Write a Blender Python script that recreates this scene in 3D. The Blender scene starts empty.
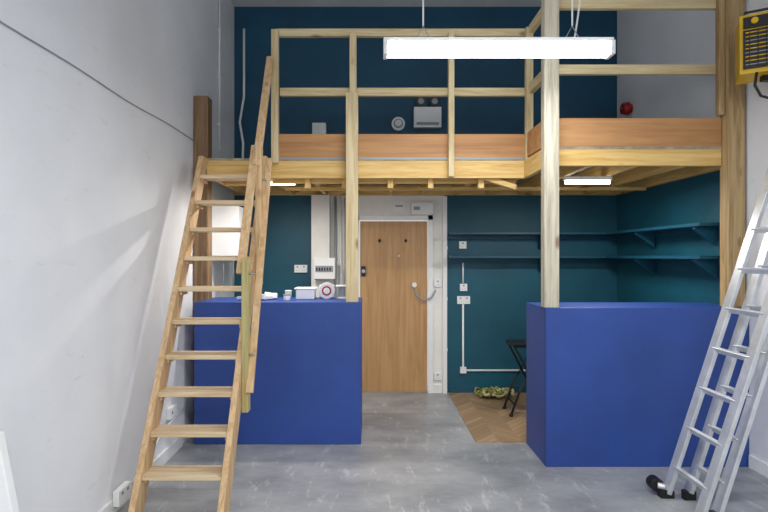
import bpy, bmesh, math, random
from mathutils import Vector, Matrix
random.seed(4)
scene=bpy.context.scene
scene.view_settings.view_transform='Standard'
def lin(c):
    return tuple(((v/255)/12.92 if v/255<=0.04045 else ((v/255+0.055)/1.055)**2.4) for v in c)+(1,)
def newmat(name):
    m=bpy.data.materials.new(name); m.use_nodes=True
    nt=m.node_tree; b=nt.nodes['Principled BSDF']; return m,nt,b
def paint(name,c,rough=0.5,var=0.08,scale=3.0,metal=0.0,bump=0.02,bscale=60,c2=None,stretch=(1,1,1),scuff=None,sthr=0.68,ssc=2.2):
    m,nt,b=newmat(name)
    tc=nt.nodes.new('ShaderNodeTexCoord'); mp=nt.nodes.new('ShaderNodeMapping'); mp.inputs['Scale'].default_value=stretch
    nt.links.new(tc.outputs['Object'],mp.inputs[0])
    n=nt.nodes.new('ShaderNodeTexNoise'); n.inputs['Scale'].default_value=scale; n.inputs['Detail'].default_value=8; n.inputs['Roughness'].default_value=.6
    nt.links.new(mp.outputs[0],n.inputs['Vector'])
    r=nt.nodes.new('ShaderNodeValToRGB'); l=lin(c)
    a=lin(c2) if c2 else tuple(v*(1-var*2.2) for v in l[:3])+(1,)
    r.color_ramp.elements[0].color=a; r.color_ramp.elements[0].position=0.3
    r.color_ramp.elements[1].color=l if c2 else tuple(min(1,v*(1+var)) for v in l[:3])+(1,); r.color_ramp.elements[1].position=0.65
    nt.links.new(n.outputs['Fac'],r.inputs[0]); out=r.outputs[0]
    if scuff:
        mq=nt.nodes.new('ShaderNodeMapping'); mq.inputs['Scale'].default_value=(7,2.2,7); mq.inputs['Rotation'].default_value=(0,0,.5)
        nt.links.new(tc.outputs['Object'],mq.inputs[0])
        n3=nt.nodes.new('ShaderNodeTexNoise'); n3.inputs['Scale'].default_value=ssc; n3.inputs['Detail'].default_value=10; n3.inputs['Roughness'].default_value=.75
        nt.links.new(mq.outputs[0],n3.inputs['Vector'])
        r3=nt.nodes.new('ShaderNodeValToRGB'); r3.color_ramp.elements[0].position=sthr-.04; r3.color_ramp.elements[1].position=sthr+.05
        r3.color_ramp.elements[1].color=(.7,.7,.7,1)
        nt.links.new(n3.outputs['Fac'],r3.inputs[0])
        mx=nt.nodes.new('ShaderNodeMixRGB'); nt.links.new(r3.outputs[0],mx.inputs[0]); nt.links.new(out,mx.inputs[1]); mx.inputs[2].default_value=lin(scuff); out=mx.outputs[0]
    nt.links.new(out,b.inputs['Base Color'])
    b.inputs['Roughness'].default_value=rough; b.inputs['Metallic'].default_value=metal
    if bump>0:
        n2=nt.nodes.new('ShaderNodeTexNoise'); n2.inputs['Scale'].default_value=bscale; n2.inputs['Detail'].default_value=3
        nt.links.new(mp.outputs[0],n2.inputs['Vector'])
        bp=nt.nodes.new('ShaderNodeBump'); bp.inputs['Strength'].default_value=bump*5; bp.inputs['Distance'].default_value=0.01
        nt.links.new(n2.outputs['Fac'],bp.inputs['Height']); nt.links.new(bp.outputs[0],b.inputs['Normal'])
    return m
def wood(name,c1,c2,axis,rough=0.6,sc=1.0,knots=True):
    m,nt,b=newmat(name)
    tc=nt.nodes.new('ShaderNodeTexCoord'); mp=nt.nodes.new('ShaderNodeMapping')
    s=[26*sc,26*sc,26*sc]; s[axis]=1.5*sc; mp.inputs['Scale'].default_value=s
    nt.links.new(tc.outputs['Object'],mp.inputs[0])
    n=nt.nodes.new('ShaderNodeTexNoise'); n.inputs['Scale'].default_value=1.0; n.inputs['Detail'].default_value=9; n.inputs['Roughness'].default_value=.65; n.inputs['Distortion'].default_value=0.9
    nt.links.new(mp.outputs[0],n.inputs['Vector'])
    r=nt.nodes.new('ShaderNodeValToRGB'); r.color_ramp.elements[0].position=0.32; r.color_ramp.elements[1].position=0.60
    r.color_ramp.elements[0].color=lin(c2); r.color_ramp.elements[1].color=lin(c1)
    nt.links.new(n.outputs['Fac'],r.inputs[0]); out=r.outputs[0]
    if knots:
        mp2=nt.nodes.new('ShaderNodeMapping'); s2=[6,6,6]; s2[axis]=2.2; mp2.inputs['Scale'].default_value=s2
        nt.links.new(tc.outputs['Object'],mp2.inputs[0])
        v=nt.nodes.new('ShaderNodeTexVoronoi'); v.inputs['Scale'].default_value=1.0
        nt.links.new(mp2.outputs[0],v.inputs['Vector'])
        r2=nt.nodes.new('ShaderNodeValToRGB'); r2.color_ramp.elements[0].position=0.07; r2.color_ramp.elements[1].position=0.15
        r2.color_ramp.elements[0].color=(0.35,0.22,0.13,1); r2.color_ramp.elements[1].color=(1,1,1,1)
        nt.links.new(v.outputs['Distance'],r2.inputs[0])
        mx=nt.nodes.new('ShaderNodeMixRGB'); mx.blend_type='MULTIPLY'; mx.inputs[0].default_value=0.8
        nt.links.new(out,mx.inputs[1]); nt.links.new(r2.outputs[0],mx.inputs[2]); out=mx.outputs[0]
    nt.links.new(out,b.inputs['Base Color']); b.inputs['Roughness'].default_value=rough
    bp=nt.nodes.new('ShaderNodeBump'); bp.inputs['Strength'].default_value=0.2; bp.inputs['Distance'].default_value=0.01
    nt.links.new(n.outputs['Fac'],bp.inputs['Height']); nt.links.new(bp.outputs[0],b.inputs['Normal'])
    return m
def emis(name,c,st):
    m,nt,b=newmat(name); b.inputs['Base Color'].default_value=lin(c)
    b.inputs['Emission Color'].default_value=lin(c); b.inputs['Emission Strength'].default_value=st
    return m
WHITE=paint('white_wall_paint',(232,234,238),0.7,0.03,1.2,bump=0.015,bscale=25,scuff=(210,213,217),sthr=.64)
CEIL=paint('ceiling_paint',(228,229,229),0.8,0.04)
TEALU=paint('teal_wall_paint_upper',(12,74,102),0.6,0.10,2,bump=0.01)
TEALL=paint('teal_wall_paint_lower',(14,82,102),0.55,0.10,2,bump=0.01)
TEALS=paint('teal_shelf_paint',(22,80,102),0.45,0.1,4,bump=0)
BLUE=paint('blue_counter_paint',(42,74,150),0.45,0.09,1.6,bump=0.006,bscale=20,scuff=(70,102,174),sthr=.66)
CREAM=paint('cream_paint',(238,236,230),0.6,0.04)
PLAST=paint('white_plastic',(240,241,240),0.35,0.02,bump=0)
GREYP=paint('grey_plastic',(150,155,160),0.4,0.05,bump=0)
BLACK=paint('black_plastic',(22,22,24),0.45,0.1,bump=0)
RED=paint('red_paint',(170,25,30),0.35,0.05,bump=0)
YEL=paint('yellow_enamel',(225,180,20),0.4,0.06,bump=0)
ALU=paint('aluminium',(212,215,218),0.38,0.08,8,metal=0.5,bump=0)
STEEL=paint('steel',(170,172,175),0.3,0.05,metal=0.9,bump=0)
CLOTH=paint('cloth_green',(165,160,85),0.9,0.2,12,bump=0.05,c2=(75,100,60))
CLOTHW=paint('cloth_pale',(205,195,150),0.9,0.1,12,bump=0.05)
FLOOR=paint('grey_painted_floor',(168,170,172),0.38,0.05,2.4,bump=0.006,bscale=14,c2=(132,134,138),stretch=(1,1.8,1),scuff=(196,197,198),sthr=.59,ssc=1.4)
BEAM=[wood('beam_pine_grain_%s'%a,(228,194,124),(200,156,84),i) for i,a in enumerate('xyz')]
RAIL=[wood('pale_rail_pine_%s'%a,(220,202,160),(184,160,114),i) for i,a in enumerate('xyz')]
OLD=wood('weathered_pale_timber',(206,198,178),(156,146,124),2)
GREEN=wood('treated_green_pine',(192,180,122),(158,142,88),2)
DARKW=wood('old_dark_timber',(150,118,84),(100,76,52),2)
AGED=wood('aged_brown_timber',(188,160,114),(138,108,68),2)
STAIRW=wood('stair_stringer_pine',(222,190,146),(188,148,102),2)
TREAD=wood('stair_tread_pine',(230,208,172),(200,170,128),0)
PLY=wood('tan_plywood',(190,142,92),(160,110,66),0,sc=0.5,knots=False)
DOORW=wood('oak_door_veneer',(196,154,104),(174,130,82),2,0.45,0.8,knots=False)
OSB=paint('deck_underside_board',(160,148,124),0.8,0.2,10)
DIFF=emis('fluorescent_diffuser_glow',(250,253,255),13)
TUBE2=emis('small_tube_glow',(255,246,228),9)

class B:
    def __init__(s,name): s.name=name; s.bm=bmesh.new(); s.mats=[]
    def mi(s,m):
        if m not in s.mats: s.mats.append(m)
        return s.mats.index(m)
    def _fin(s,vs,m,smooth=False):
        i=s.mi(m); fs=set()
        for v in vs:
            for f in v.link_faces: fs.add(f)
        for f in fs: f.material_index=i; f.smooth=smooth
    def box(s,a,b,m,mtx=None):
        r=bmesh.ops.create_cube(s.bm,size=1)['verts']
        c=[(a[i]+b[i])/2 for i in range(3)]; d=[abs(b[i]-a[i]) for i in range(3)]
        for v in r:
            v.co=Vector((v.co.x*d[0]+c[0],v.co.y*d[1]+c[1],v.co.z*d[2]+c[2]))
            if mtx: v.co=mtx@v.co
        s._fin(r,m); return r
    def beam(s,p0,p1,w,h,m,up=(0,0,1)):
        p0=Vector(p0);p1=Vector(p1); z=(p1-p0); L=z.length; z.normalize()
        x=Vector(up).cross(z)
        if x.length<1e-4: x=Vector((1,0,0))
        x.normalize(); y=z.cross(x)
        r=bmesh.ops.create_cube(s.bm,size=1)['verts']; c=(p0+p1)/2
        for v in r: v.co=c+x*v.co.x*w+y*v.co.y*h+z*v.co.z*L
        s._fin(r,m)
    def cyl(s,p0,p1,r0,m,r1=None,seg=20):
        p0=Vector(p0);p1=Vector(p1);d=p1-p0
        q=d.to_track_quat('Z','Y').to_matrix().to_4x4()
        r=bmesh.ops.create_cone(s.bm,cap_ends=True,segments=seg,radius1=r0,radius2=r0 if r1 is None else r1,depth=d.length,matrix=Matrix.Translation((p0+p1)/2)@q)['verts']
        s._fin(r,m)
        for v in r:
            for f in v.link_faces:
                if len(f.verts)==4: f.smooth=True
    def tube(s,pts,rad,m,seg=8):
        pts=[Vector(p) for p in pts]; rings=[]
        for i,p in enumerate(pts):
            t=(pts[min(i+1,len(pts)-1)]-pts[max(i-1,0)]).normalized()
            u=Vector((0,0,1)) if abs(t.z)<0.9 else Vector((1,0,0))
            x=t.cross(u).normalized(); y=t.cross(x)
            rings.append([s.bm.verts.new(p+rad*(math.cos(2*math.pi*k/seg)*x+math.sin(2*math.pi*k/seg)*y)) for k in range(seg)])
        vs=[]
        for a,b in zip(rings,rings[1:]):
            for k in range(seg): s.bm.faces.new((a[k],a[(k+1)%seg],b[(k+1)%seg],b[k]))
        s.bm.faces.new(rings[0][::-1]); s.bm.faces.new(rings[-1])
        for r in rings: vs+=r
        s._fin(vs,m,True)
    def prism(s,poly,ax,a,b,m):
        def mk(p,t):
            if ax==0: return (t,p[0],p[1])
            if ax==1: return (p[0],t,p[1])
            return (p[0],p[1],t)
        A=[s.bm.verts.new(mk(p,a)) for p in poly]; C=[s.bm.verts.new(mk(p,b)) for p in poly]
        n=len(poly)
        s.bm.faces.new(A); s.bm.faces.new(C[::-1])
        for k in range(n): s.bm.faces.new((A[k],C[k],C[(k+1)%n],A[(k+1)%n]))
        s._fin(A+C,m)
    def done(s,bevel=0.003):
        bmesh.ops.recalc_face_normals(s.bm,faces=s.bm.faces[:])
        me=bpy.data.meshes.new(s.name); 
        co=[v.co for v in s.bm.verts]
        mn=Vector([min(c[i] for c in co) for i in range(3)]); mxx=Vector([max(c[i] for c in co) for i in range(3)])
        o=Vector(((mn.x+mxx.x)/2,(mn.y+mxx.y)/2,mn.z))
        for v in s.bm.verts: v.co-=o
        s.bm.to_mesh(me); s.bm.free()
        for m in s.mats: me.materials.append(m)
        ob=bpy.data.objects.new(s.name,me); ob.location=o; scene.collection.objects.link(ob)
        if bevel:
            md=ob.modifiers.new('bevel','BEVEL'); md.width=bevel; md.segments=2; md.limit_method='ANGLE'; md.angle_limit=math.radians(40)
        return ob
XL,XR,YB,YF,ZC=-1.63,2.90,6.06,-3.0,4.57
Z0=1.62
# ---------- room shell ----------
b=B('floor'); b.box((XL-.15,YF-.15,-.1),(XR+.15,YB+.15,0),FLOOR); b.done(0)
m,nt,bs=newmat('chevron_parquet')
N=nt.nodes.new; L=nt.links.new
tc=N('ShaderNodeTexCoord'); sx=N('ShaderNodeSeparateXYZ'); L(tc.outputs['Object'],sx.inputs[0])
def M(op,a,bv=None):
    n=N('ShaderNodeMath'); n.operation=op
    for i,v in enumerate((a,bv)):
        if v is None: continue
        if isinstance(v,(int,float)): n.inputs[i].default_value=v
        else: L(v,n.inputs[i])
    return n.outputs[0]
pp=M('PINGPONG',sx.outputs[0],0.2); vv=M('ADD',sx.outputs[1],pp); vs=M('DIVIDE',vv,0.085)
fl=M('FLOOR',vs); fr=M('FRACT',vs); col=M('FLOOR',M('DIVIDE',sx.outputs[0],0.2))
cb=N('ShaderNodeCombineXYZ'); L(fl,cb.inputs[0]); L(col,cb.inputs[1])
wn=N('ShaderNodeTexWhiteNoise'); L(cb.outputs[0],wn.inputs['Vector'])
rr=N('ShaderNodeValToRGB'); rr.color_ramp.elements[0].color=lin((144,118,90)); rr.color_ramp.elements[1].color=lin((174,146,114)); L(wn.outputs['Value'],rr.inputs[0])
gap=M('LESS_THAN',fr,0.06); mx=N('ShaderNodeMixRGB'); L(gap,mx.inputs[0]); L(rr.outputs[0],mx.inputs[1]); mx.inputs[2].default_value=lin((92,72,54)); L(mx.outputs[0],bs.inputs['Base Color'])
bs.inputs['Roughness'].default_value=0.45
b=B('floor_parquet'); b.box((.9,4.44,0),(XR,YB,.006),m); b.done(0)
b=B('wall_left'); b.box((XL-.12,YF,0),(XL,YB+.12,ZC),WHITE); b.done(0)
b=B('wall_right')
b.box((XR,YF,0),(XR+.12,4.02,ZC),WHITE); b.box((XR,4.02,0),(XR+.12,YB+.12,2.45),TEALL); b.box((XR,4.02,2.45),(XR+.12,YB+.12,ZC),WHITE); b.done(0)
b=B('wall_back')
Y2=YB+.12
b.box((XL,YB,2.38),(XR,Y2,ZC),TEALU)
b.box((XL,YB,0),(-.70,Y2,2.38),TEALL)
b.box((-.70,YB,0),(-.15,Y2,2.38),CREAM); b.box((.665,YB,0),(.865,Y2,2.38),CREAM); b.box((-.15,YB,2.045),(.665,Y2,2.38),CREAM)
b.box((.865,YB,0),(XR,Y2,2.38),TEALL); b.done(0)
b=B('ceiling'); b.box((XL-.12,YF-.12,ZC),(XR+.12,Y2,ZC+.1),CEIL); b.done(0)
b=B('wall_front')
b.box((XL,YF-.12,0),(XR,YF,.5),WHITE); b.box((XL,YF-.12,3.7),(XR,YF,ZC),WHITE)
b.box((XL,YF-.12,.5),(XL+.3,YF,3.7),WHITE); b.box((XR-.3,YF-.12,.5),(XR,YF,3.7),WHITE); b.done(0)
b=B('fill_window_1')  # unseen window, added so light can enter from behind the camera
for x in (XL+.3,-.2,1.4,XR-.35): b.box((x,YF-.09,.5),(x+.05,YF-.03,3.7),GREYP)
for z in (.5,2.6,3.65): b.box((XL+.3,YF-.085,z),(XR-.3,YF-.035,z+.05),GREYP)
b.done(0)
b=B('baseboard_left'); b.box((XL,YF,0),(XL+.018,4.36,.10),PLAST); b.done()
b=B('baseboard_right'); b.box((XR-.018,YF,0),(XR,3.92,.10),PLAST); b.done()
b=B('baseboard_back'); b.box((.92,YB-.018,.006),(XR,YB,.09),TEALL); b.box((.72,YB-.018,0),(.83,YB,.1),CREAM); b.done()
# ---------- door ----------
b=B('door_1')
b.box((-.142,YB+.02,.008),(.655,YB+.065,2.035),DOORW)
for x in (.09,.40):
    b.cyl((x,YB+.02,1.80),(x,YB+.005,1.80),.016,BLACK); b.tube([(x,YB+.01,1.80),(x,YB-.03,1.785),(x,YB-.045,1.82)],.008,BLACK)
b.box((-.125,YB+.0,1.38),(-.075,YB+.02,1.50),BLACK); b.cyl((-.1,YB+.02,1.44),(-.1,YB-.04,1.44),.022,STEEL)
b.cyl((.32,YB+.02,1.62),(.32,YB+.012,1.62),.012,STEEL)
b.done(.002)
b=B('trim_1')
b.box((-.21,YB-.02,0),(-.145,YB,2.10),PLAST); b.box((.66,YB-.02,0),(.72,YB,2.10),PLAST); b.box((-.21,YB-.02,2.045),(.72,YB,2.10),PLAST)
b.done()
b=B('pipe_boxing'); b.box((-.70,YB-.16,0),(-.49,YB-.001,2.325),CREAM); b.done()
b=B('cable_trunking'); b.box((.835,YB-.035,0),(.885,YB-.001,2.325),PLAST)
for z in (.5,1.1,1.7): b.box((.83,YB-.038,z),(.89,YB-.001,z+.03),PLAST)
b.done()
b=B('vertical_pipes')
for i,x in enumerate((-.43,-.37,-.31)):
    b.tube([(x,YB-.03,.0),(x,YB-.03,2.32)],.014,(GREYP,PLAST,GREYP)[i])
b.done(0)
# ---------- counters ----------
def counter(name,x0,x1,y0,y1,h):
    b=B(name)
    b.box((x0,y0,0),(x1,y0+.025,h-.0),BLUE)
    b.box((x0,y0+.026,0),(x0+.025,y1,h-.022),BLUE); b.box((x1-.025,y0+.026,0),(x1,y1,h-.022),BLUE)
    b.box((x0,y0+.025,h-.022),(x1,y1,h-.002),BLUE)
    b.box((x0+.025,y0+.03,.5),(x1-.025,y1-.02,.52),BLUE)
    b.box((x0+.025,y0+.03,.04),(x1-.025,y1-.02,.06),BLUE)
    return b.done(.003)
counter('reception_counter',-1.53,-.095,4.40,4.98,1.222)
counter('reception_counter',1.335,2.895,3.93,4.43,1.222)
# ---------- mezzanine ----------
DZ=2.48; JB=2.335
b=B('mezzanine_platform')
yl=4.50; yr=4.02
b.box((-1.45,yl,DZ-.022),(1.36,YB-.005,DZ),OSB); b.box((1.36,yr,DZ-.022),(XR-.005,YB-.005,DZ),OSB)
b.box((XL+.005,5.05,DZ-.022),(-1.45,YB-.005,DZ),OSB)
b.box((-1.45,yl,2.305),(1.36,yl+.045,DZ-.022),BEAM[0]); 
b.box((1.445,yr,2.33),(XR-.155,yr+.045,DZ-.022),BEAM[0])
b.box((1.335,yr+.03,2.305),(1.38,yl,DZ-.022),BEAM[1])
b.box((-1.45,yl+.05,2.31),(-1.405,YB-.055,DZ-.022),BEAM[1])
b.box((-1.40,yl+.35,2.29),(-.96,yl+.395,DZ-.024),BEAM[0])
b.box((XL+.005,YB-.05,JB),(XR-.01,YB-.003,DZ-.022),BEAM[0])
b.box((XR-.05,4.1,JB),(XR-.003,YB-.06,DZ-.022),BEAM[1])
x=-.95
while x<2.75:
    y0=(yl if x<1.36 else yr)+.047
    b.box((x,y0,JB),(x+.045,YB-.052,DZ-.024),BEAM[1]); x+=.38
b.box((-.9,5.3,JB-.035),(2.84,5.345,JB-.001),BEAM[0])
b.box((-.9,4.62,JB-.06),(1.3,4.655,JB-.001),BEAM[0])
for x in (-.60,-.27,.14,.50,.95): b.box((x,4.57,JB-.11),(x+.05,4.618,JB-.002),BEAM[2])
b.beam((1.28,4.57,2.23),(.98,4.57,JB-.01),.045,.06,BEAM[0],up=(0,1,0))
b.box((-.83,yl+.0,DZ),(1.345,yl+.018,2.692),PLY)
b.box((1.445,yr+.0,DZ),(XR-.155,yr+.018,2.703),PLY)
b.box((1.345,yr+.02,DZ),(1.363,yl,2.69),PLY)
b.box((-.83,yl-.004,DZ-.014),(1.33,yl+.0,DZ+.006),GREYP)
b.done()
b=B('support_post'); b.box((-.225,4.405,1.2225),(-.12,4.498,3.03),RAIL[2]); b.done(.004)
b=B('support_post'); b.box((1.325,3.935,1.2225),(1.44,4.018,3.66),OLD); b.done(.004)
b=B('support_post'); b.box((XR-.15,3.95,1.2225),(XR-.02,4.05,3.80),AGED); b.box((XR-.20,3.98,2.72),(XR-.152,4.03,3.66),AGED); b.done(.004)
b=B('support_post'); b.box((XL+.005,4.66,0),(XL+.135,4.79,3.08),DARKW); b.done(.006)
b=B('guard_railing')
yy=4.44; ye=4.498
def rpost(x,w,z0,z1,m=RAIL[2]): b.box((x-w/2,yy,z0),(x+w/2,ye,z1),m)
rpost(-.845,.06,DZ-.05,3.59); rpost(-.165,.06,3.03,3.56); rpost(.69,.05,2.31,3.57); rpost(1.37,.06,2.37,3.61)
b.box((-.83,ye+.002,3.555),(1.40,ye+.047,3.62),RAIL[0]); b.box((-.81,ye+.002,3.03),(1.37,ye+.047,3.10),RAIL[0])
b.box((1.445,4.02,3.565),(XR-.1,4.06,3.635),RAIL[0]); b.box((1.445,4.02,3.05),(XR-.20,4.06,3.125),RAIL[0])
b.box((1.36,4.02,3.55),(1.405,4.44,3.62),RAIL[1]); b.box((1.36,4.02,3.03),(1.405,4.44,3.11),RAIL[1])
b.done()
# ---------- staircase ----------
b=B('staircase')
xl,xr=-1.415,-.925
RI=.2245; RU=.118
def tz(i): return .27+RI*(i-1)
def ty(i): return 3.2+RU*(i-1)
for x,ww in ((xl-.02,.04),(xr+.02,.04)):
    k=RU/RI; ya=ty(1)-k*.27; yb=ya+k*2.46
    b.prism([(ya-.06,0.0),(ya+.10,0.0),(yb+.10-.01,2.46),(yb-.06,2.46)],0,x-ww/2,x+ww/2,STAIRW)
for i in range(1,11):
    z=tz(i); y=ty(i)
    b.box((xl+.0,y-.055,z-.032),(xr-.0,y+.105,z),TREAD)
    for x in (xl,xr-.02): b.box((x,y-.03,z-.06),(x+.02,y+.09,z-.033),STAIRW)
xo=xr+.042
b.box((xo,3.46,.56),(xo+.045,3.53,1.60),GREEN)
b.box((xo,3.87,1.40),(xo+.045,3.94,2.46),STAIRW)
k=RI/RU
b.beam((xo+.01,3.86,2.30),(xo+.01,4.40,2.30+.54*k),.03,.06,STAIRW,up=(1,0,0))
b.beam((xo-.016,3.50,1.50),(xo-.016,3.95,2.47),.028,.06,STAIRW,up=(1,0,0))
b.beam((xo+.060,3.44,.70),(xo+.060,4.10,2.40),.028,.05,STAIRW,up=(1,0,0))
for y,z in ((3.49,.95),(3.49,1.5),(3.9,1.9),(3.9,2.2)): b.cyl((xo+.04,y,z),(xo+.082,y,z),.008,STEEL)
b.done(.004)
# ---------- shelves ----------
for z in (1.865,1.595):
    b=B('corner_shelf')
    b.box((.90,YB-.24,z),(XR-.003,YB-.003,z+.028),TEALS); b.box((XR-.24,4.16,z),(XR-.003,YB-.24,z+.028),TEALS)
    b.box((.90,YB-.03,z-.05),(XR-.003,YB-.003,z),TEALS); b.box((XR-.03,4.16,z-.05),(XR-.003,YB-.03,z),TEALS)
    for x in (1.96,):
        b.prism([(YB-.03,z-.16),(YB-.03,z),(YB-.22,z),(YB-.22,z-.02)],0,x,x+.04,TEALS)
    for y in (4.25,5.2):
        b.prism([(XR-.03,z-.16),(XR-.03,z),(XR-.22,z),(XR-.22,z-.02)],1,y,y+.04,TEALS)
    b.done(.002)
# ---------- fluorescent battens and added fill lights ----------
def batten(x0,x1,y,z,name='batten_and_fill_light'):
    b=B(name)
    b.box((x0,y-.03,z+.045),(x1,y+.03,z+.075),PLAST)
    b.prism([(y-.034,z+.045),(y+.034,z+.045),(y+.046,z+.01),(y+.036,z-.035),(y-.036,z-.035),(y-.046,z+.01)],0,x0+.025,x1-.025,DIFF)
    for x in (x0,x1-.025): b.box((x,y-.05,z-.04),(x+.025,y+.05,z+.05),PLAST)
    for x in (x0+.26,x1-.26):
        b.tube([(x-.05,y,z+.07),(x,y,z+.16),(x+.05,y,z+.07)],.004,STEEL)
        b.tube([(x,y,z+.16),(x,y,ZC)],.006,PLAST)
    pts=[(x1-.24+.05*math.sin(t*5),y+.02,z+.07+t*(ZC-z-.07)) for t in [i/24 for i in range(25)]]
    b.tube(pts,.006,PLAST)
    return b.done(.002)
batten(.075,1.57,3.35,2.965)
batten(-.1,1.4,.3,3.25); batten(-.1,1.4,-1.8,3.25)  # two out-of-view battens added to brighten the room evenly
def area(loc,sx_,sy_,p,rot=(0,0,0),c=(1,1,1),name='lamp'):
    l=bpy.data.lights.new(name,'AREA'); l.shape='RECTANGLE'; l.size=sx_; l.size_y=sy_; l.energy=p; l.color=c
    o=bpy.data.objects.new(name,l); o.location=loc; o.rotation_euler=rot; scene.collection.objects.link(o); return o
area((.82,3.35,2.91),1.4,.06,20,name='batten_and_fill_glow')
area((.65,.3,3.19),1.4,.08,60,name='batten_and_fill_glow'); area((.65,-1.8,3.19),1.4,.08,60,name='batten_and_fill_glow')  # extra fill under the two added battens
area((.65,YF-.3,2.1),3.9,3.2,225,rot=(math.radians(-90),0,0),c=(.95,.98,1),name='frontal_fill')  # added fill panel outside the unseen rear opening, soft frontal light
b=B('striplight'); b.box((1.72,4.58,2.30),(2.15,4.62,JB-.002),PLAST); b.cyl((1.735,4.6,2.282),(2.135,4.6,2.282),.016,TUBE2); b.done(.002)
area((1.94,4.6,2.25),.42,.04,18,name='strip_glow',c=(1,.95,.88))
b=B('striplight'); b.box((-.98,4.70,2.30),(-.70,4.74,JB-.002),PLAST); b.cyl((-.97,4.72,2.285),(-.71,4.72,2.285),.012,TUBE2); b.done(.002)
area((-.84,4.72,2.25),.26,.04,18,name='strip_glow',c=(1,.95,.88))
# ---------- back wall services ----------
b=B('emergency_twin_spotlight')
b.box((.49,YB-.09,3.12),(.81,YB-.002,3.36),PLAST); b.box((.52,YB-.1,3.15),(.78,YB-.09,3.18),GREYP)
for x in (.57,.73):
    b.box((x-.012,YB-.06,3.36),(x+.012,YB-.04,3.40),BLACK); b.cyl((x,YB-.03,3.43),(x,YB-.11,3.42),.045,BLACK,r1=.06); b.cyl((x,YB-.11,3.42),(x,YB-.115,3.42),.035,GREYP)
b.done(.004)
b=B('round_vent'); b.cyl((.31,YB-.002,3.18),(.31,YB-.03,3.18),.08,PLAST); b.cyl((.31,YB-.03,3.18),(.31,YB-.045,3.18),.055,GREYP); b.cyl((.31,YB-.045,3.18),(.31,YB-.06,3.18),.04,PLAST); b.done(.003)
b=B('junction_box'); b.box((-.70,YB-.07,3.03),(-.54,YB-.002,3.18),PLAST); b.box((-.68,YB-.075,3.05),(-.56,YB-.07,3.16),PLAST); b.done(.004)
b=B('fire_alarm_bell'); b.cyl((XR-.002,5.73,3.27),(XR-.04,5.73,3.27),.05,RED); b.cyl((XR-.04,5.73,3.27),(XR-.10,5.73,3.27),.075,RED,r1=.06); b.cyl((XR-.10,5.73,3.27),(XR-.11,5.73,3.27),.015,STEEL); b.done(.004)
b=B('wall_conduit'); b.tube([(-1.51,YB-.02,4.3),(-1.51,YB-.02,3.5),(-1.56,YB-.02,3.2),(-1.52,YB-.02,2.95),(-1.53,YB-.02,2.50)],.014,PLAST); b.done(0)
b=B('wall_conduit'); b.tube([(XL+.015,5.42,ZC),(XL+.015,5.42,2.75)],.011,PLAST)
for z in (3.0,3.5,4.0): b.box((XL,5.40,z),(XL+.03,5.44,z+.02),PLAST)
b.done(0)
b=B('wall_cable'); pts=[]
for i in range(30):
    t=i/29; pts.append((XL+.006,1.2+t*3.45,2.66+.02*t-.02*math.sin(t*math.pi)+.006*math.sin(t*17)))
b.tube(pts,.004,GREYP); b.done(0)
b=B('consumer_unit'); b.box((-.66,YB-.27,1.36),(-.42,YB-.162,1.60),PLAST); b.box((-.64,YB-.28,1.44),(-.44,YB-.27,1.51),GREYP)
for i in range(6): b.box((-.63+i*.03,YB-.29,1.455),(-.615+i*.03,YB-.28,1.49),BLACK)
b.done(.003)
def socket(name,x,z,w=.15,h=.09,y=YB,m=PLAST):
    b=B(name); b.box((x-w/2,y-.03,z-h/2),(x+w/2,y-.002,z+h/2),m)
    for dx in ((-w/4,w/4) if w>.12 else (0,)):
        b.box((x+dx-.010,y-.033,z+h*.15),(x+dx+.010,y-.03,z+h*.35),GREYP)
        for q in (-.012,.012): b.box((x+dx+q-.002,y-.0315,z-.025),(x+dx+q+.002,y-.03,z-.016),BLACK)
    return b.done(.002)
socket('wall_socket',-.84,1.47,.15,.09); socket('wall_socket',1.07,1.75,.085,.085)
socket('wall_socket',1.08,1.10,.15,.09); socket('light_switch',1.08,1.25,.085,.085)
socket('light_switch',.775,1.30,.085,.085); socket('wall_socket',.775,.20,.085,.085)
b=B('socket_conduit'); b.tube([(1.075,YB-.014,1.54),(1.075,YB-.014,1.30)],.010,PLAST); b.tube([(1.075,YB-.014,1.05),(1.075,YB-.014,.29),(1.09,YB-.014,.27),(2.2,YB-.014,.27)],.012,PLAST)
b.box((1.04,YB-.04,.24),(1.11,YB-.002,.31),PLAST); b.done(0)
b=B('door_sign'); b.box((.26,YB-.012,2.14),(.38,YB-.002,2.27),PLAST); b.box((.275,YB-.014,2.20),(.365,YB-.012,2.22),GREYP); b.done(.001)
b=B('alarm_panel'); b.box((.46,YB-.06,2.105),(.72,YB-.002,2.25),PLAST); b.box((.49,YB-.064,2.16),(.56,YB-.06,2.20),GREYP); b.done(.004)
b=B('door_closer_cord'); b.tube([(.50,YB-.02,1.27),(.52,YB-.04,1.16),(.60,YB-.05,1.10),(.70,YB-.05,1.13),(.75,YB-.04,1.22)],.011,GREYP); b.cyl((.50,YB+.018,1.28),(.50,YB-.035,1.28),.028,PLAST); b.done(0)
b=B('wall_water_heater'); b.box((XL+.003,5.1,1.62),(XL+.30,5.45,2.12),PLAST); b.cyl((XL+.15,5.27,1.62),(XL+.15,5.27,1.56),.05,GREYP); b.tube([(XL+.1,5.27,1.6),(XL+.1,5.27,1.25)],.01,STEEL); b.tube([(XL+.2,5.27,1.6),(XL+.2,5.27,1.25)],.01,STEEL); b.done(.03)
b=B('loose_socket_box'); b.box((XL+.02,3.18,.06),(XL+.06,3.34,.155),PLAST); b.box((XL+.06,3.21,.12),(XL+.066,3.23,.14),GREYP); b.box((XL+.06,3.28,.12),(XL+.066,3.30,.14),GREYP); b.done(.003)
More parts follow.
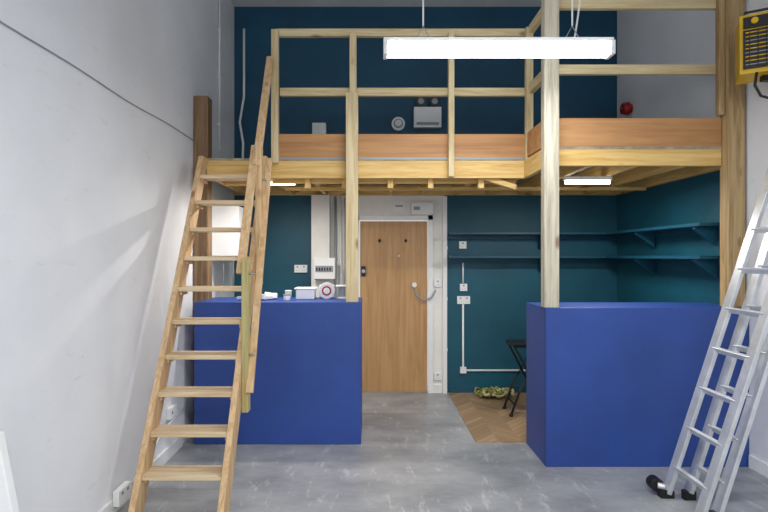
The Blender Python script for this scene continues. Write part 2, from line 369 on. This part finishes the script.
b=B('skirting_cable'); b.tube([(XL+.03,3.345,.11),(XL+.03,3.6,.13),(XL+.03,3.9,.28),(XL+.025,4.1,.3),(XL+.03,4.35,.32)],.007,PLAST); b.done(0)
sb=B('wall_socket'); sb.box((XL+.002,4.05,.32),(XL+.035,4.19,.41),PLAST); sb.box((XL+.035,4.08,.36),(XL+.04,4.10,.38),GREYP); sb.done(.003)
# ---------- items on left counter ----------
ct=1.2225
b=B('storage_tub'); b.box((-.70,4.70,ct),(-.53,4.86,ct+.09),PLAST); b.box((-.715,4.69,ct+.09),(-.515,4.87,ct+.105),PLAST); b.done(.006)
b=B('tape_roll')
b.cyl((-.42,4.74,ct+.075),(-.42,4.80,ct+.075),.075,PLAST,seg=28); b.cyl((-.42,4.735,ct+.075),(-.42,4.805,ct+.075),.045,RED,seg=24); b.cyl((-.42,4.73,ct+.075),(-.42,4.81,ct+.075),.03,PLAST,seg=20)
b.done(.003)
b=B('cable_spool'); b.cyl((-.285,4.8,ct),(-.285,4.8,ct+.015),.055,PLAST); b.cyl((-.285,4.8,ct+.015),(-.285,4.8,ct+.11),.035,GREYP); b.cyl((-.285,4.8,ct+.11),(-.285,4.8,ct+.125),.055,PLAST); b.done(.002)
def jar(name,x,y,h,r,mm=PLAST):
    b=B(name); b.cyl((x,y,ct),(x,y,ct+h*.8),r,mm,r1=r*1.05); b.cyl((x,y,ct+h*.8),(x,y,ct+h),r*1.12,GREYP if mm is PLAST else PLAST); b.done(.002)
jar('plastic_pot',-.765,4.60,.055,.03); jar('plastic_pot',-.80,4.90,.07,.03,CREAM)
b=B('small_carton'); b.box((-.50,4.88,ct),(-.36,4.95,ct+.12),PLAST); b.box((-.49,4.875,ct+.03),(-.37,4.88,ct+.07),GREYP); b.done(.003)
b=B('crumpled_papers')
for i in range(10):
    x=-1.18+i*.03+random.random()*.01; mt=Matrix.Translation((x,4.62+random.random()*.12,ct+.014))@Matrix.Rotation(random.random()*3,4,'Z')@Matrix.Rotation(random.uniform(-.2,.2),4,'X')
    b.box((-.035,-.03,-.008),(.035,.03,.018+random.random()*.035),PLAST if i%2 else CREAM,mt)
b.done(.004)
# ---------- folding stool ----------
b=B('folding_stool')
for y in (5.15,5.42):
    b.tube([(1.40,y,.018),(1.48,y,.25),(1.72,y,.70)],.013,BLACK); b.tube([(1.78,y,.018),(1.62,y,.35),(1.44,y,.70)],.013,BLACK)
for x,z in ((1.44,.12),(1.75,.12)): b.tube([(x,5.15,z),(x,5.42,z)],.010,BLACK)
b.box((1.42,5.13,.70),(1.78,5.44,.735),BLACK)
for x in (1.40,1.78):
    for y in (5.15,5.42): b.cyl((x,y,.007),(x,y,.03),.02,BLACK)
b.done(.004)
# ---------- rag heap ----------
b=B('crumpled_rags')
for j in range(34):
    cx=1.25+random.random()*.32; cy=5.76+random.random()*.16; a=random.random()*6.28; pts=[]; r=.02+random.random()*.06
    for t in range(9):
        pts.append((cx+r*math.cos(a+t*.55),cy+r*.8*math.sin(a+t*.55),.025+.06*(random.random())+.04*math.sin(t*.5)*random.random()))
    b.tube(pts,.009+random.random()*.008,CLOTH if j%3 else CLOTHW,6)
b.done(0)
# ---------- fan heater ----------
b=B('fan_heater')
R=Matrix.Translation((2.71,3.52,2.86))@Matrix.Rotation(math.radians(-30),4,'Z')
w,h,d=.16,.40,.13
b.box((-w,-d+.02,0),(w,d,h),YEL,R)
b.box((-w+.02,-d,.03),(w-.02,-d+.02,h-.11),BLACK,R)
for i in range(9): 
    z=.05+i*.027; b.box((-w+.03,-d-.008,z),(w-.03,-d,z+.006),GREYP if i%3==0 else YEL,R)
for i in range(6):
    x=-w+.05+i*.046; b.box((x,-d-.01,.04),(x+.005,-d-.002,h-.12),BLACK,R)
b.box((-w+.02,-d+.005,h-.095),(w-.02,-d+.02,h-.02),BLACK,R)
for x in (-.08,0.08):
    b.cyl(R@Vector((x,-d+.005,h-.057)),R@Vector((x,-d-.02,h-.057)),.02,YEL)
for y in(-.06,.06): b.tube([R@Vector((-w+.03,y,h)),R@Vector((-w+.03,y,h+.035)),R@Vector((w-.03,y,h+.035)),R@Vector((w-.03,y,h))],.009,BLACK)
b.box((2.68,3.5,2.82),(XR-.003,3.54,2.86),BLACK); b.box((XR-.03,3.45,2.70),(XR-.003,3.6,2.90),BLACK)
b.tube([(2.60,3.46,2.86),(2.58,3.45,2.77),(2.62,3.45,2.70),(2.72,3.47,2.68),(2.83,3.5,2.72),(XR-.02,3.5,2.72)],.009,BLACK)
b.done(.004)
# ---------- ladder ----------
b=B('extension_ladder')
def section(xb,zb,ya,yb_,Lz,nr,tip):
    k=tip/Lz
    def P(z,y): return Vector((xb+k*(z-zb),y,z))
    for y in (ya,yb_): b.beam(P(zb,y),P(zb+Lz,y),.028,.07,ALU,up=(0,1,0)); 
    for i in range(nr):
        z=zb+.17+i*.265
        if z<zb+Lz-.1: b.beam(P(z,ya),P(z,yb_),.034,.026,ALU,up=(1,0,.3))
section(1.98,.03,3.10,3.44,2.5,10,.82)
section(2.11,.05,3.13,3.41,2.2,9,.70)
for y in (3.10,3.44): b.box((1.93,y-.025,0),(2.02,y+.025,.05),BLACK)
b.box((2.07,3.11,0),(2.15,3.15,.06),BLACK); b.box((2.07,3.39,0),(2.15,3.43,.06),BLACK)
b.cyl((1.93,3.46,.07),(1.93,3.53,.07),.045,BLACK); b.cyl((1.97,3.44,.07),(1.93,3.46,.07),.02,ALU)
b.done(.003)
b=B('leaning_white_board'); b.prism([(XL+.005,0),(-1.27,0),(-1.45,.93),(-1.60,.93)],1,1.98,2.02,PLAST); b.done(.004)
# ---------- world, camera ----------
w=bpy.data.worlds.new('world'); scene.world=w; w.use_nodes=True
bg=w.node_tree.nodes['Background']; bg.inputs[0].default_value=(.9,.95,1,1); bg.inputs[1].default_value=1.3
cam=bpy.data.cameras.new('camera'); cam.sensor_width=36; cam.lens=24; cam.shift_x=12/768
co=bpy.data.objects.new('camera',cam); co.location=(0,0,Z0); co.rotation_euler=(math.radians(90),0,0); scene.collection.objects.link(co); scene.camera=co
